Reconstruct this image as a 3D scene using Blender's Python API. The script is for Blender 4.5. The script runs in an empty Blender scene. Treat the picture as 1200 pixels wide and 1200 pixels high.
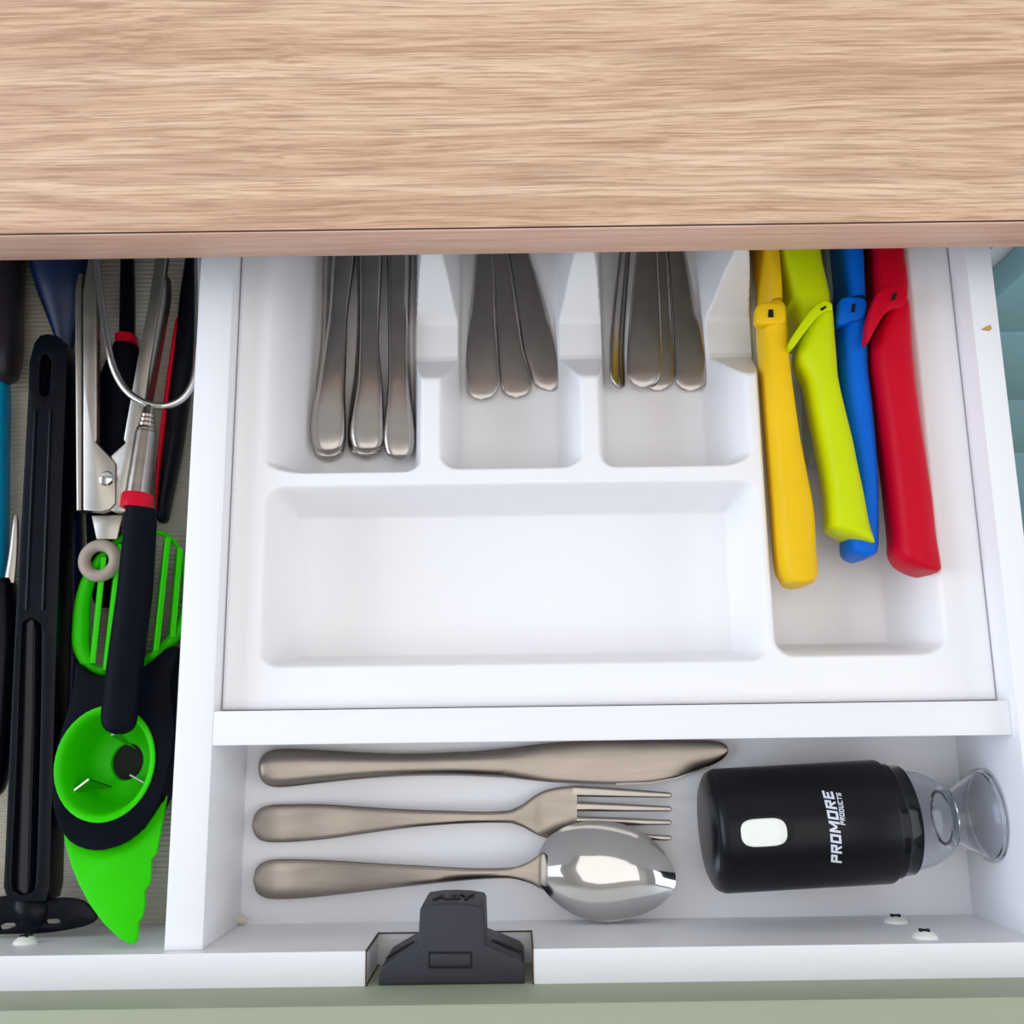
import bpy, bmesh, math
import numpy as np
from mathutils import Vector, Matrix

scene = bpy.context.scene
COL = scene.collection

# ------------------------------------------------------------------ camera
FPX = 1211.0                      # focal length in pixels of a 1200 px frame
HC = 0.515                        # camera height above the drawer bottom (drawer bottom is z = 0)
TILT = math.atan(258 / FPX)
ROLL = -0.0135
cam_d = bpy.data.cameras.new('camera')
cam = bpy.data.objects.new('camera', cam_d)
COL.objects.link(cam)
cam_d.sensor_fit = 'HORIZONTAL'
cam_d.sensor_width = 36.0
cam_d.lens = 36.0 * FPX / 1200.0
cam_d.clip_start = 0.01
ROT = Matrix.Rotation(TILT, 3, 'X') @ Matrix.Rotation(ROLL, 3, 'Z')
cam.matrix_world = Matrix.Translation((0, 0, HC)) @ ROT.to_4x4()
scene.camera = cam

# ------------------------------------------------------------------ world and light
scene.view_settings.view_transform = 'Standard'
scene.view_settings.look = 'None'
scene.view_settings.gamma = 1.0
scene.view_settings.use_curve_mapping = False
scene.view_settings.exposure = -0.70
world = bpy.data.worlds.new('sky')
scene.world = world
world.use_nodes = True
bg = world.node_tree.nodes['Background']
bg.inputs['Color'].default_value = (0.86, 0.93, 1.0, 1)
bg.inputs['Strength'].default_value = 1.0

def area(name, loc, target, sx, sy, power, col):
    d = bpy.data.lights.new(name, 'AREA')
    d.shape = 'RECTANGLE'; d.size = sx; d.size_y = sy; d.energy = power; d.color = col
    o = bpy.data.objects.new(name, d); COL.objects.link(o)
    o.location = loc
    o.rotation_euler = (Vector(target) - Vector(loc)).to_track_quat('-Z', 'Y').to_euler()
    return o
area('window_light', (-1.60, 0.0, 0.85), (0, 0, 0), 1.3, 1.1, 33, (0.70, 0.82, 1.0))
area('window_light', (1.60, -0.10, 0.95), (0, 0, 0), 1.3, 1.1, 15, (0.84, 0.92, 1.0))
area('overhead_fill', (0.1, -0.25, 1.66), (0.1, -0.25, 0), 1.6, 1.4, 13, (1.0, 0.96, 0.92))  # added soft fill from above to brighten the recesses, no known lamp there

# ------------------------------------------------------------------ geometry helpers
def ray(u, v):
    return ROT @ Vector(((u - 600) / FPX, -(v - 600) / FPX, -1.0))
def P(u, v, z):                   # point of the photo's line of sight at height z
    d = ray(u, v); t = (z - HC) / d.z
    return Vector((d.x * t, d.y * t, z))
def PY(u, v, y):                  # ... and on the vertical plane y
    d = ray(u, v); t = y / d.y
    return Vector((d.x * t, y, HC + d.z * t))

def crom(rows, k, closed=False):
    a = np.array(rows, float); n = len(a)
    if k <= 1: return a
    out = []
    m = n if closed else n - 1
    for i in range(m):
        p0 = a[(i - 1) % n] if closed or i > 0 else 2 * a[0] - a[1]
        p1 = a[i]; p2 = a[(i + 1) % n]
        p3 = a[(i + 2) % n] if closed or i + 2 < n else 2 * a[-1] - a[-2]
        for j in range(k):
            t = j / k
            out.append(0.5 * (2 * p1 + (p2 - p0) * t + (2 * p0 - 5 * p1 + 4 * p2 - p3) * t * t + (3 * p1 - p0 - 3 * p2 + p3) * t ** 3))
    if not closed: out.append(a[-1])
    return np.array(out)

ORG = {}
def link(name, me, mat, parent=None, smooth=True, angle=35):
    o = bpy.data.objects.new(name, me)
    COL.objects.link(o)
    if mat is not None:
        for m in (mat if isinstance(mat, (list, tuple)) else [mat]): me.materials.append(m)
    if parent is not None:
        org = ORG.get(parent.name, Vector((0, 0, 0)))
        me.transform(Matrix.Translation(-org))
        o.parent = parent
        ORG[o.name] = org
    if smooth:
        me.polygons.foreach_set('use_smooth', [True] * len(me.polygons))
        me.set_sharp_from_angle(angle=math.radians(angle))
    return o
def from_bm(name, bm, mat, parent=None, angle=35):
    bmesh.ops.recalc_face_normals(bm, faces=bm.faces[:])
    me = bpy.data.meshes.new(name); bm.to_mesh(me); bm.free()
    return link(name, me, mat, parent, True, angle)
def thing(name, loc, label, cat, group=None):
    o = bpy.data.objects.new(name, None); COL.objects.link(o)
    o.location = loc; o.empty_display_size = 0.02
    ORG[o.name] = Vector(loc)
    o['label'] = label; o['category'] = cat
    if group: o['group'] = group
    return o
def tag(o, label, cat, group=None):
    o['label'] = label; o['category'] = cat
    if group: o['group'] = group
    return o
def structure(o):
    o['kind'] = 'structure'; return o

def loft_bm(secs, n=20, e=2.4, bm=None, closed=False):
    bm = bm or bmesh.new(); rings = []
    for c, s, h in secs:
        r = []
        for i in range(n):
            a = 2 * math.pi * i / n
            ca, sa = math.cos(a), math.sin(a)
            x = math.copysign(abs(ca) ** (2 / e), ca); y = math.copysign(abs(sa) ** (2 / e), sa)
            r.append(bm.verts.new(Vector(c) + Vector(s) * x + Vector(h) * y))
        rings.append(r)
    m = len(rings)
    for k in range(m if closed else m - 1):
        A, B = rings[k], rings[(k + 1) % m]
        for i in range(n):
            bm.faces.new((A[i], A[(i + 1) % n], B[(i + 1) % n], B[i]))
    if not closed:
        bm.faces.new(rings[0]); bm.faces.new(rings[-1][::-1])
    return bm

def ribbon_bm(rows, axis='v', sub=4, n=20, e=2.4, roll=0.0, bm=None):
    """rows: (along, edge a, edge b, z, thickness) read off the photo; a solid bar with those edges at height z."""
    secs = []
    for s, a, b, z, th in crom(rows, sub):
        pa, pb = (P(s, a, z), P(s, b, z)) if axis == 'u' else (P(a, s, z), P(b, s, z))
        c = (pa + pb) / 2; hs = (pb - pa) / 2
        h = Vector((0, 0, max(th, 1e-4) / 2))
        if roll:
            L = hs.length; d = hs.normalized() if L > 1e-9 else Vector((1, 0, 0))
            hs = (d * math.cos(roll) + Vector((0, 0, 1)) * math.sin(roll)) * L
            h = (Vector((0, 0, 1)) * math.cos(roll) - d * math.sin(roll)) * (max(th, 1e-4) / 2)
        secs.append((c, hs, h))
    return loft_bm(secs, n, e, bm)
def ribbon(name, rows, mat, parent=None, axis='v', sub=4, n=20, e=2.4, roll=0.0, angle=50):
    return from_bm(name, ribbon_bm(rows, axis, sub, n, e, roll), mat, parent, angle)

def tube_bm(pts, r, n=12, closed=False, bm=None, flat=1.0):
    pts = [Vector(p) for p in pts]; m = len(pts); secs = []
    for i, p in enumerate(pts):
        a = pts[(i - 1) % m] if closed or i else pts[0]
        b = pts[(i + 1) % m] if closed or i < m - 1 else pts[-1]
        t = (b - a).normalized()
        s = t.cross(Vector((0, 0, 1)))
        if s.length < 1e-4: s = t.cross(Vector((0, 1, 0)))
        s.normalize(); h = s.cross(t).normalized()
        rr = r[i] if hasattr(r, '__len__') else r
        secs.append((p, s * rr, h * rr * flat))
    return loft_bm(secs, n, 2.0, bm, closed)

def slab_bm(loops, ztop, zbot, bevel=0.0, seg=2):
    """loops: outlines [(x, y)] (first outer, others holes); ztop / zbot numbers or functions of (x, y)."""
    bm = bmesh.new(); edges = []; fz = ztop if callable(ztop) else (lambda x, y: ztop)
    fb = zbot if callable(zbot) else (lambda x, y: zbot)
    for lp in loops:
        vs = [bm.verts.new((p[0], p[1], 0)) for p in lp]
        edges += [bm.edges.new((vs[i], vs[(i + 1) % len(vs)])) for i in range(len(vs))]
    if len(loops) == 1:
        bm.faces.new(bm.verts[:])
    else:
        bmesh.ops.triangle_fill(bm, use_beauty=True, use_dissolve=False, edges=edges)
    top = bm.faces[:]
    per = [e for e in bm.edges if e.is_boundary]
    r = bmesh.ops.extrude_face_region(bm, geom=top)
    low = {v for v in r['geom'] if isinstance(v, bmesh.types.BMVert)}
    lowe = [e for e in r['geom'] if isinstance(e, bmesh.types.BMEdge)]
    for v in bm.verts:
        v.co.z = fb(v.co.x, v.co.y) if v in low else fz(v.co.x, v.co.y)
    if bevel:
        bm.normal_update()
        es = [e for e in bm.edges if len(e.link_faces) == 2 and e.calc_face_angle(0) > 1.0 and abs((e.verts[0].co - e.verts[1].co).normalized().z) < .8]
        bmesh.ops.bevel(bm, geom=es, offset=bevel, segments=seg, profile=0.5, affect='EDGES', clamp_overlap=True)
    return bm
def px(pts, z, sub=1):
    f = z if callable(z) else None
    out = []
    for q in crom([(p[0], p[1]) + ((p[2],) if len(p) > 2 else ()) for p in pts], sub, True):
        w = P(q[0], q[1], q[2] if len(q) > 2 else z); out.append((w.x, w.y))
    return out
def slab(name, loops, ztop, zbot, mat, parent=None, bevel=0.0005, seg=2, angle=40):
    return from_bm(name, slab_bm(loops, ztop, zbot, bevel, seg), mat, parent, angle)

def box_bm(x0, x1, y0, y1, z0, z1, bevel=0.0, bm=None, seg=2):
    bm2 = bmesh.new()
    r = bmesh.ops.create_cube(bm2, size=1)
    for v in bm2.verts:
        v.co = Vector(((x0 + x1) / 2 + v.co.x * (x1 - x0), (y0 + y1) / 2 + v.co.y * (y1 - y0), (z0 + z1) / 2 + v.co.z * (z1 - z0)))
    if bevel: bmesh.ops.bevel(bm2, geom=bm2.edges[:], offset=bevel, segments=seg, profile=.5, affect='EDGES')
    if bm is None: return bm2
    me = bpy.data.meshes.new('t'); bm2.to_mesh(me); bm2.free(); bm.from_mesh(me); bpy.data.meshes.remove(me)
    return bm
def box(name, x0, x1, y0, y1, z0, z1, mat, parent=None, bevel=0.0006):
    return from_bm(name, box_bm(x0, x1, y0, y1, z0, z1, bevel), mat, parent)

def lathe_bm(org, axis, prof, n=48, bm=None):
    bm = bm or bmesh.new(); ax = Vector(axis).normalized()
    s = ax.orthogonal().normalized(); h = ax.cross(s); rings = []
    for d, r in prof:
        if r < 1e-6: rings.append([bm.verts.new(Vector(org) + ax * d)]); continue
        rings.append([bm.verts.new(Vector(org) + ax * d + (s * math.cos(2 * math.pi * i / n) + h * math.sin(2 * math.pi * i / n)) * r) for i in range(n)])
    for A, B in zip(rings, rings[1:]):
        for i in range(n):
            j = (i + 1) % n
            if len(A) == 1 and len(B) == 1: continue
            if len(A) == 1: bm.faces.new((A[0], B[j], B[i]))
            elif len(B) == 1: bm.faces.new((A[i], A[j], B[0]))
            else: bm.faces.new((A[i], A[j], B[j], B[i]))
    return bm
def lathe(name, org, axis, prof, mat, parent=None, n=48, angle=35):
    return from_bm(name, lathe_bm(org, axis, prof, n), mat, parent, angle)

def text_mesh(body, size, extrude=0.0, shear=0.0, bold=0.0):
    cu = bpy.data.curves.new('t', 'FONT'); cu.body = body; cu.size = size
    cu.extrude = extrude; cu.shear = shear; cu.offset = bold; cu.align_x = 'LEFT'; cu.resolution_u = 3
    o = bpy.data.objects.new('t', cu); COL.objects.link(o)
    bpy.context.view_layer.update()
    me = bpy.data.meshes.new_from_object(o.evaluated_get(bpy.context.evaluated_depsgraph_get()))
    bpy.data.objects.remove(o); bpy.data.curves.remove(cu)
    return me

# ------------------------------------------------------------------ materials
def lin(c):
    return tuple(((x / 255) / 12.92 if x / 255 <= 0.04045 else ((x / 255 + .055) / 1.055) ** 2.4) for x in c) + (1.0,)
def pm(name, rgb, rough, metal=0.0, var=0.06, nscale=40.0, bump=0.0, bscale=300.0, stretch=(1, 1, 1), **kw):
    m = bpy.data.materials.new(name); m.use_nodes = True
    nt = m.node_tree; b = nt.nodes['Principled BSDF']
    tc = nt.nodes.new('ShaderNodeTexCoord'); mp = nt.nodes.new('ShaderNodeMapping')
    mp.inputs['Scale'].default_value = stretch
    nt.links.new(tc.outputs['Object'], mp.inputs['Vector'])
    nz = nt.nodes.new('ShaderNodeTexNoise'); nz.inputs['Scale'].default_value = nscale; nz.inputs['Detail'].default_value = 4
    nt.links.new(mp.outputs['Vector'], nz.inputs['Vector'])
    c = lin(rgb)
    cr = nt.nodes.new('ShaderNodeValToRGB')
    cr.color_ramp.elements[0].position = .3; cr.color_ramp.elements[1].position = .7
    cr.color_ramp.elements[0].color = tuple(x * (1 - var) for x in c[:3]) + (1,)
    cr.color_ramp.elements[1].color = tuple(min(1, x * (1 + var)) for x in c[:3]) + (1,)
    nt.links.new(nz.outputs['Fac'], cr.inputs['Fac']); nt.links.new(cr.outputs['Color'], b.inputs['Base Color'])
    mr = nt.nodes.new('ShaderNodeMapRange')
    mr.inputs['To Min'].default_value = max(0, rough * .85); mr.inputs['To Max'].default_value = min(1, rough * 1.15)
    nt.links.new(nz.outputs['Fac'], mr.inputs['Value']); nt.links.new(mr.outputs['Result'], b.inputs['Roughness'])
    b.inputs['Metallic'].default_value = metal
    if not metal: b.inputs['Specular IOR Level'].default_value = .3
    for k, v in kw.items(): b.inputs[k.replace('_', ' ')].default_value = v
    if bump:
        n2 = nt.nodes.new('ShaderNodeTexNoise'); n2.inputs['Scale'].default_value = bscale; n2.inputs['Detail'].default_value = 3
        nt.links.new(mp.outputs['Vector'], n2.inputs['Vector'])
        bp = nt.nodes.new('ShaderNodeBump'); bp.inputs['Strength'].default_value = bump; bp.inputs['Distance'].default_value = .001
        nt.links.new(n2.outputs['Fac'], bp.inputs['Height']); nt.links.new(bp.outputs['Normal'], b.inputs['Normal'])
    return m

def wood(name, dark, mid, light, seed, pore=0.5):
    m = bpy.data.materials.new(name); m.use_nodes = True
    nt = m.node_tree; L = nt.links; N = nt.nodes.new; b = nt.nodes['Principled BSDF']
    tc = N('ShaderNodeTexCoord')
    # large slow waviness of the grain lines
    warp = N('ShaderNodeTexNoise'); warp.inputs['Scale'].default_value = 5.0; warp.inputs['Detail'].default_value = 2
    mpw = N('ShaderNodeMapping'); mpw.inputs['Scale'].default_value = (1.0, 2.2, 1.0); mpw.inputs['Location'].default_value = (seed, seed * .7, 0)
    L.new(tc.outputs['Object'], mpw.inputs['Vector']); L.new(mpw.outputs['Vector'], warp.inputs['Vector'])
    sc = N('ShaderNodeVectorMath'); sc.operation = 'MULTIPLY'; sc.inputs[1].default_value = (0.0, 0.011, 0.011)
    L.new(warp.outputs['Color'], sc.inputs[0])
    ad = N('ShaderNodeVectorMath'); ad.operation = 'ADD'
    L.new(tc.outputs['Object'], ad.inputs[0]); L.new(sc.outputs['Vector'], ad.inputs[1])
    def layer(scale, stretch, detail, rough=.55):
        mp = N('ShaderNodeMapping'); mp.inputs['Scale'].default_value = stretch; mp.inputs['Location'].default_value = (seed * 3, seed, seed)
        L.new(ad.outputs['Vector'], mp.inputs['Vector'])
        t = N('ShaderNodeTexNoise'); t.inputs['Scale'].default_value = scale; t.inputs['Detail'].default_value = detail; t.inputs['Roughness'].default_value = rough
        L.new(mp.outputs['Vector'], t.inputs['Vector']); return t.outputs['Fac']
    broad = layer(6, (.35, 7, 7), 6, .6)
    fine = layer(40, (.75, 18, 18), 6, .72)
    hair = layer(110, (.22, 9, 9), 3, .6)
    mix = N('ShaderNodeMath'); mix.operation = 'MULTIPLY_ADD'; mix.inputs[1].default_value = .55
    L.new(fine, mix.inputs[0])
    m2 = N('ShaderNodeMath'); m2.operation = 'MULTIPLY'; m2.inputs[1].default_value = .5
    L.new(broad, m2.inputs[0]); L.new(m2.outputs[0], mix.inputs[2])
    cr = N('ShaderNodeValToRGB'); e = cr.color_ramp.elements
    e[0].position = .33; e[0].color = lin(dark); e[1].position = .73; e[1].color = lin(light)
    x = e.new(.52); x.color = lin(mid)
    L.new(mix.outputs[0], cr.inputs['Fac'])
    pr = N('ShaderNodeMapRange'); pr.inputs['From Min'].default_value = .36; pr.inputs['From Max'].default_value = .52
    pr.inputs['To Min'].default_value = pore; pr.inputs['To Max'].default_value = 0.0
    L.new(hair, pr.inputs['Value'])
    mx = N('ShaderNodeMix'); mx.data_type = 'RGBA'; mx.inputs['B'].default_value = lin(dark)
    L.new(pr.outputs['Result'], mx.inputs['Factor']); L.new(cr.outputs['Color'], mx.inputs['A'])
    # long thin growth-ring lines that follow the contours of a slow noise
    ring = layer(3.2, (.28, 6, 6), 2, .5)
    sub = N('ShaderNodeMath'); sub.operation = 'MULTIPLY'; sub.inputs[1].default_value = 14.0
    L.new(ring, sub.inputs[0])
    fr = N('ShaderNodeMath'); fr.operation = 'PINGPONG'; fr.inputs[1].default_value = .5; L.new(sub.outputs[0], fr.inputs[0])
    rl = N('ShaderNodeMapRange'); rl.inputs['From Min'].default_value = 0.0; rl.inputs['From Max'].default_value = .20
    rl.inputs['To Min'].default_value = .75; rl.inputs['To Max'].default_value = 0.0
    L.new(fr.outputs[0], rl.inputs['Value'])
    rm = N('ShaderNodeMath'); rm.operation = 'MULTIPLY'; L.new(rl.outputs['Result'], rm.inputs[0]); L.new(broad, rm.inputs[1])
    m3 = N('ShaderNodeMix'); m3.data_type = 'RGBA'; m3.inputs['B'].default_value = lin(dark)
    L.new(rm.outputs[0], m3.inputs['Factor']); L.new(mx.outputs['Result'], m3.inputs['A'])
    L.new(m3.outputs['Result'], b.inputs['Base Color'])
    b.inputs['Roughness'].default_value = .45
    bp = N('ShaderNodeBump'); bp.inputs['Strength'].default_value = .12; bp.inputs['Distance'].default_value = .0006
    L.new(fine, bp.inputs['Height']); L.new(bp.outputs['Normal'], b.inputs['Normal'])
    return m

M = {
 'oak': wood('oak_laminate', (166, 125, 96), (221, 182, 150), (248, 220, 188), 1.3, .65),
 'edge': wood('oak_edge_band', (194, 150, 128), (220, 176, 154), (238, 200, 180), 4.1, .25),
 'backing': pm('grey_backing_laminate', (214, 214, 216), .6),
 'glue_line': pm('dark_glue_line', (70, 52, 50), .7),
 'board': pm('white_melamine', (244, 243, 246), .35, var=.01, nscale=8, bump=.03, bscale=900),
 'tray': pm('white_plastic', (246, 244, 245), .32, var=.01, nscale=6, bump=.02, bscale=1200),
 'sage': pm('sage_green_lacquer', (162, 168, 144), .45, var=.02, nscale=10, bump=.05, bscale=700),
 'teal': pm('grey_teal_lacquer', (152, 196, 200), .5, var=.03, nscale=10),
 'raw': pm('raw_board_edge', (96, 74, 60), .9, var=.2, nscale=400),
 'steel': pm('satin_steel', (180, 174, 169), .20, 1.0, var=.10, nscale=60, bump=.02, bscale=200),
 'polish': pm('polished_steel', (206, 204, 202), .08, 1.0, var=.04, nscale=50),
 'brushed': pm('brushed_steel', (156, 147, 138), .25, 1.0, var=.10, nscale=70, stretch=(.5, 3, 1)),
 'semi': pm('bright_steel', (170, 164, 157), .16, 1.0, var=.06, nscale=60),
 'plate': pm('matt_steel_plate', (178, 172, 162), .33, 1.0, var=.05, nscale=90),
 'black': pm('black_nylon', (5, 8, 19), .28, var=.2, nscale=60, bump=.03, bscale=500),
 'rubber': pm('black_rubber_grip', (8, 11, 22), .55, var=.25, nscale=80, bump=.08, bscale=900),
 'navy': pm('navy_plastic', (8, 30, 66), .35, var=.15, nscale=40),
 'gadget': pm('black_gloss_plastic', (8, 9, 18), .30, var=.1, nscale=60),
 'lockgrey': pm('charcoal_plastic', (54, 54, 62), .5, var=.06, nscale=200, bump=.1, bscale=1500),
 'ink': pm('dark_moulded_mark', (16, 16, 20), .6),
 'green': pm('lime_green_plastic', (50, 206, 0), .35, var=.05, nscale=40),
 'yellow': pm('yellow_soft_plastic', (244, 196, 24), .42, var=.05, nscale=30, bump=.03, bscale=600),
 'lime': pm('lime_yellow_soft_plastic', (206, 222, 4), .42, var=.04, nscale=30, bump=.03, bscale=600),
 'blue': pm('blue_soft_plastic', (0, 104, 218), .40, var=.05, nscale=30, bump=.03, bscale=600),
 'red': pm('red_soft_plastic', (202, 0, 36), .42, var=.05, nscale=30, bump=.03, bscale=600),
 'collar': pm('red_collar_plastic', (206, 10, 44), .25, var=.05),
 'cyan': pm('cyan_silicone', (0, 150, 200), .4, var=.06),
 'beige': pm('beige_plastic', (172, 158, 144), .45, var=.05),
 'liner': pm('ribbed_grey_mat', (194, 188, 172), .55, var=.06, nscale=60),
 'slate': pm('dark_plum_nylon', (44, 38, 46), .35, var=.1),
 'print': pm('white_print', (214, 218, 232), .5, var=.01),
 'button': pm('white_button', (246, 246, 238), .3, var=.01),
 'glue': pm('cream_sealant', (226, 218, 192), .6, var=.06, nscale=300),
 'chip': pm('bare_chipboard', (206, 156, 92), .9, var=.2, nscale=600),
 'wall': pm('white_wall_paint', (226, 224, 220), .8, var=.01),
 'floor': pm('grey_brown_floor', (120, 108, 94), .5, var=.1, nscale=8),
}
M['black'].node_tree.nodes['Principled BSDF'].inputs['Specular IOR Level'].default_value = .16
M['rubber'].node_tree.nodes['Principled BSDF'].inputs['Specular IOR Level'].default_value = .07
M['gadget'].node_tree.nodes['Principled BSDF'].inputs['Specular IOR Level'].default_value = .25
M['lockgrey'].node_tree.nodes['Principled BSDF'].inputs['Specular IOR Level'].default_value = .3
for k_ in ('yellow', 'lime', 'blue', 'red', 'green', 'collar'):
    M[k_].node_tree.nodes['Principled BSDF'].inputs['Specular IOR Level'].default_value = .14
M['gloss'] = pm('glossy_black_nylon', (9, 11, 22), .10, var=.1, nscale=30)
def clear(name, rgb, alpha_rough=.05, ior=1.45, trans=1.0):
    m = pm(name, rgb, alpha_rough, var=.01)
    b = m.node_tree.nodes['Principled BSDF']
    b.inputs['Transmission Weight'].default_value = trans; b.inputs['IOR'].default_value = ior
    return m
M['clear'] = clear('clear_plastic', (240, 243, 248), .04, 1.35)
M['frost'] = clear('pale_green_clear_plastic', (206, 220, 206), .35, 1.4, .4)

# ------------------------------------------------------------------ the room
FZ = -0.80
structure(box('floor', -2.0, 2.0, -2.2, 0.85, FZ - .05, FZ, M['floor'], bevel=0))
structure(box('wall_back', -2.0, 2.0, 0.80, 0.88, FZ, 1.70, M['wall'], bevel=0))
structure(box('ceiling', -2.0, 2.0, -2.2, 0.88, 1.70, 1.75, M['wall'], bevel=0))

# ------------------------------------------------------------------ worktop
WF = 0.2030; WB = 0.100; WT = 0.122
wt = thing('worktop', (0, 0.5, WB), 'oak grain laminate worktop above the open white drawer', 'worktop')
box('slab', -1.2, 1.4, WF + .0012, 0.80, WB + .0005, WT, M['oak'], wt, .0003)
box('underside', -1.2, 1.4, WF + .0030, 0.80, WB, WB + .0005, M['backing'], wt, 0)
box('glue_line', -1.2, 1.4, WF + .0008, WF + .0012, WB + .0006, WT - .00005, M['glue_line'], wt, 0)
eb = box('edge_band', -1.2, 1.4, WF, WF + .0008, WB, WT - .0004, M['edge'], wt, .0002)

# ------------------------------------------------------------------ base cabinet that the drawer slides out of, and the fronts beside it
CF = 0.230                        # plane of the carcass front edges
bc = thing('base_cabinet', (0, .5, FZ), 'white base cabinet body under the worktop, drawer pulled out of it', 'cabinet')
box('side_panel', .2385, .2476, CF, .795, FZ + .1, WB, M['board'], bc)
box('side_panel', -.3635, -.3455, CF, .795, FZ + .1, WB, M['board'], bc)
box('back_panel', -.3455, .2385, .780, .795, FZ + .1, WB, M['board'], bc)
box('shelf', -.3455, .2385, CF + .004, .780, -.050, -.034, M['board'], bc)
box('plinth', -.3635, .2476, CF + .03, CF + .045, FZ, FZ + .1, M['board'], bc)
nb = thing('drawer_cabinet', (.55, .5, FZ), 'grey teal drawer fronts of the cabinet right of the open drawer', 'cabinet')
NX0, NX1, NF = .2480, .850, .2130
box('carcass', NX0, .850, CF + .0002, .795, FZ + .1, WB, M['board'], nb)
zs = [PY(1188, v, NF).z for v in (390, 470, 532)]
zl = [WB - .004] + zs + [FZ + .10]
for a, b in zip(zl, zl[1:]):
    box('drawer_front', NX0, NX1, NF, CF, b + .0015, a - .0015, M['teal'], nb, .0015)
box('plinth', NX0, .850, CF + .03, CF + .045, FZ, FZ + .1, M['board'], nb)

# ------------------------------------------------------------------ the drawer box
FI, FO = -0.0865, -0.0998
DXL, DXR = -.3300, .2140
dr = thing('drawer', (0, 0, -.012), 'white kitchen drawer with green front, pulled out below the worktop', 'drawer')
box('bottom_panel', DXL - .012, DXR + .012, FI, .42, -.012, 0, M['board'], dr, 0)
sp = box('side_panel', DXR, DXR + .0120, FO, .42, 0, .066, M['board'], dr, .0005)
c = P(1155, 384, .066)
from_bm('chipped_spot', slab_bm([[(c.x - .0025, c.y - .001), (c.x + .0015, c.y - .0018), (c.x + .0028, c.y - .0006), (c.x + .0022, c.y + .0014), (c.x + .0004, c.y + .0006)]], .0662, .0655), M['chip'], sp)
box('side_panel', DXL - .012, DXL, FO, .42, 0, .066, M['board'], dr, .0005)
box('back_panel', DXL, DXR, .408, .42, 0, .066, M['board'], dr)
dv = box('divider', -.1463, -.1303, FI, .408, 0, .060, M['board'], dr, .0005)
for (u, v, z, r) in ((238, 1102, .004, .0028), (200, 1106, .056, .0018), (281, 1078, .003, .0025)):
    q = P(u, v, z); q.y = max(q.y, FI + .0008)
    bm = bmesh.new()
    bmesh.ops.create_icosphere(bm, subdivisions=2, radius=r, matrix=Matrix.Translation(q) @ Matrix.Diagonal((1.4, .8, .7, 1)))
    from_bm('glue_bead', bm, M['glue'], dv)
box('cross_bar', -.1303, DXR, -.0040, .0106, 0, .060, M['board'], dr, .0005)
# front panel with the notch for the lock
nl = P(429, 1112, .066).x; nr = P(624, 1112, .066).x; NZ = .027
poly = [(DXL, 0), (DXR, 0), (DXR, .066), (nr, .066), (nr, NZ), (nl, NZ), (nl, .066), (DXL, .066)]
bm = bmesh.new()
va = [bm.verts.new((x, FI, z)) for x, z in poly]
vb = [bm.verts.new((x, FO, z)) for x, z in poly]
bm.faces.new(va); bm.faces.new(vb[::-1])
for i in range(len(poly)):
    j = (i + 1) % len(poly); bm.faces.new((va[i], va[j], vb[j], vb[i]))
fp = from_bm('front_panel', bm, M['board'], dr)
bm = bmesh.new()
for x, s in ((nl, 1), (nr, -1)):
    for y in (FI, FO):
        box_bm(x - .0002, x + .0005, y - .0004, y + .0004, NZ, .0662, 0, bm)
    box_bm(x - .0002, x + .0004, FO, FI, .0655, .0662, 0, bm)
box_bm(nl, nr, FI - .0004, FI + .0002, NZ - .0004, NZ + .0003, 0, bm)
from_bm('raw_edge', bm, M['raw'], fp)
fc = box('front', -.3500, .2440, FO - .0190, FO, -.085, .0960, M['sage'], dr, .0012)
for (u, v) in ((1050, 1081), (1084, 1099), (30, 1105)):
    q = PY(u, v, FI)
    s = lathe('screw', q, (0, 1, 0), [(0, .0052), (.0010, .0050), (.0024, .0034), (.0028, .0022), (.0028, 0)], M['button'], dr, 24)
    bm = bmesh.new()
    for k in (0.5, 0.5 + math.pi / 2):
        b2 = box_bm(-.0026, .0026, -.0002, .0008, -.0006, .0006)
        bmesh.ops.transform(b2, matrix=Matrix.Translation(q + Vector((0, .0026, 0))) @ Matrix.Rotation(k, 4, 'Y'), verts=b2.verts)
        me = bpy.data.meshes.new('t'); b2.to_mesh(me); b2.free(); bm.from_mesh(me); bpy.data.meshes.remove(me)
    from_bm('cross_slot', bm, M['ink'], s)

# ribbed mat under the utensils
bm = bmesh.new()
x0, x1 = DXL + .001, -.1470; y = FI + .0005
ys, zs_ = [], []
while y < .40:
    ys += [y, y + .0007, y + .0013, y + .0019]; zs_ += [.0010, .0018, .0018, .0010]; y += .0024
va = [bm.verts.new((x0, a, b)) for a, b in zip(ys, zs_)]; vb = [bm.verts.new((x1, a, b)) for a, b in zip(ys, zs_)]
for i in range(len(va) - 1): bm.faces.new((va[i], va[i + 1], vb[i + 1], vb[i]))
tag(from_bm('drawer_mat', bm, M['liner'], None, 20), 'grey ribbed mat lining the left section of the drawer', 'mat')

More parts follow.
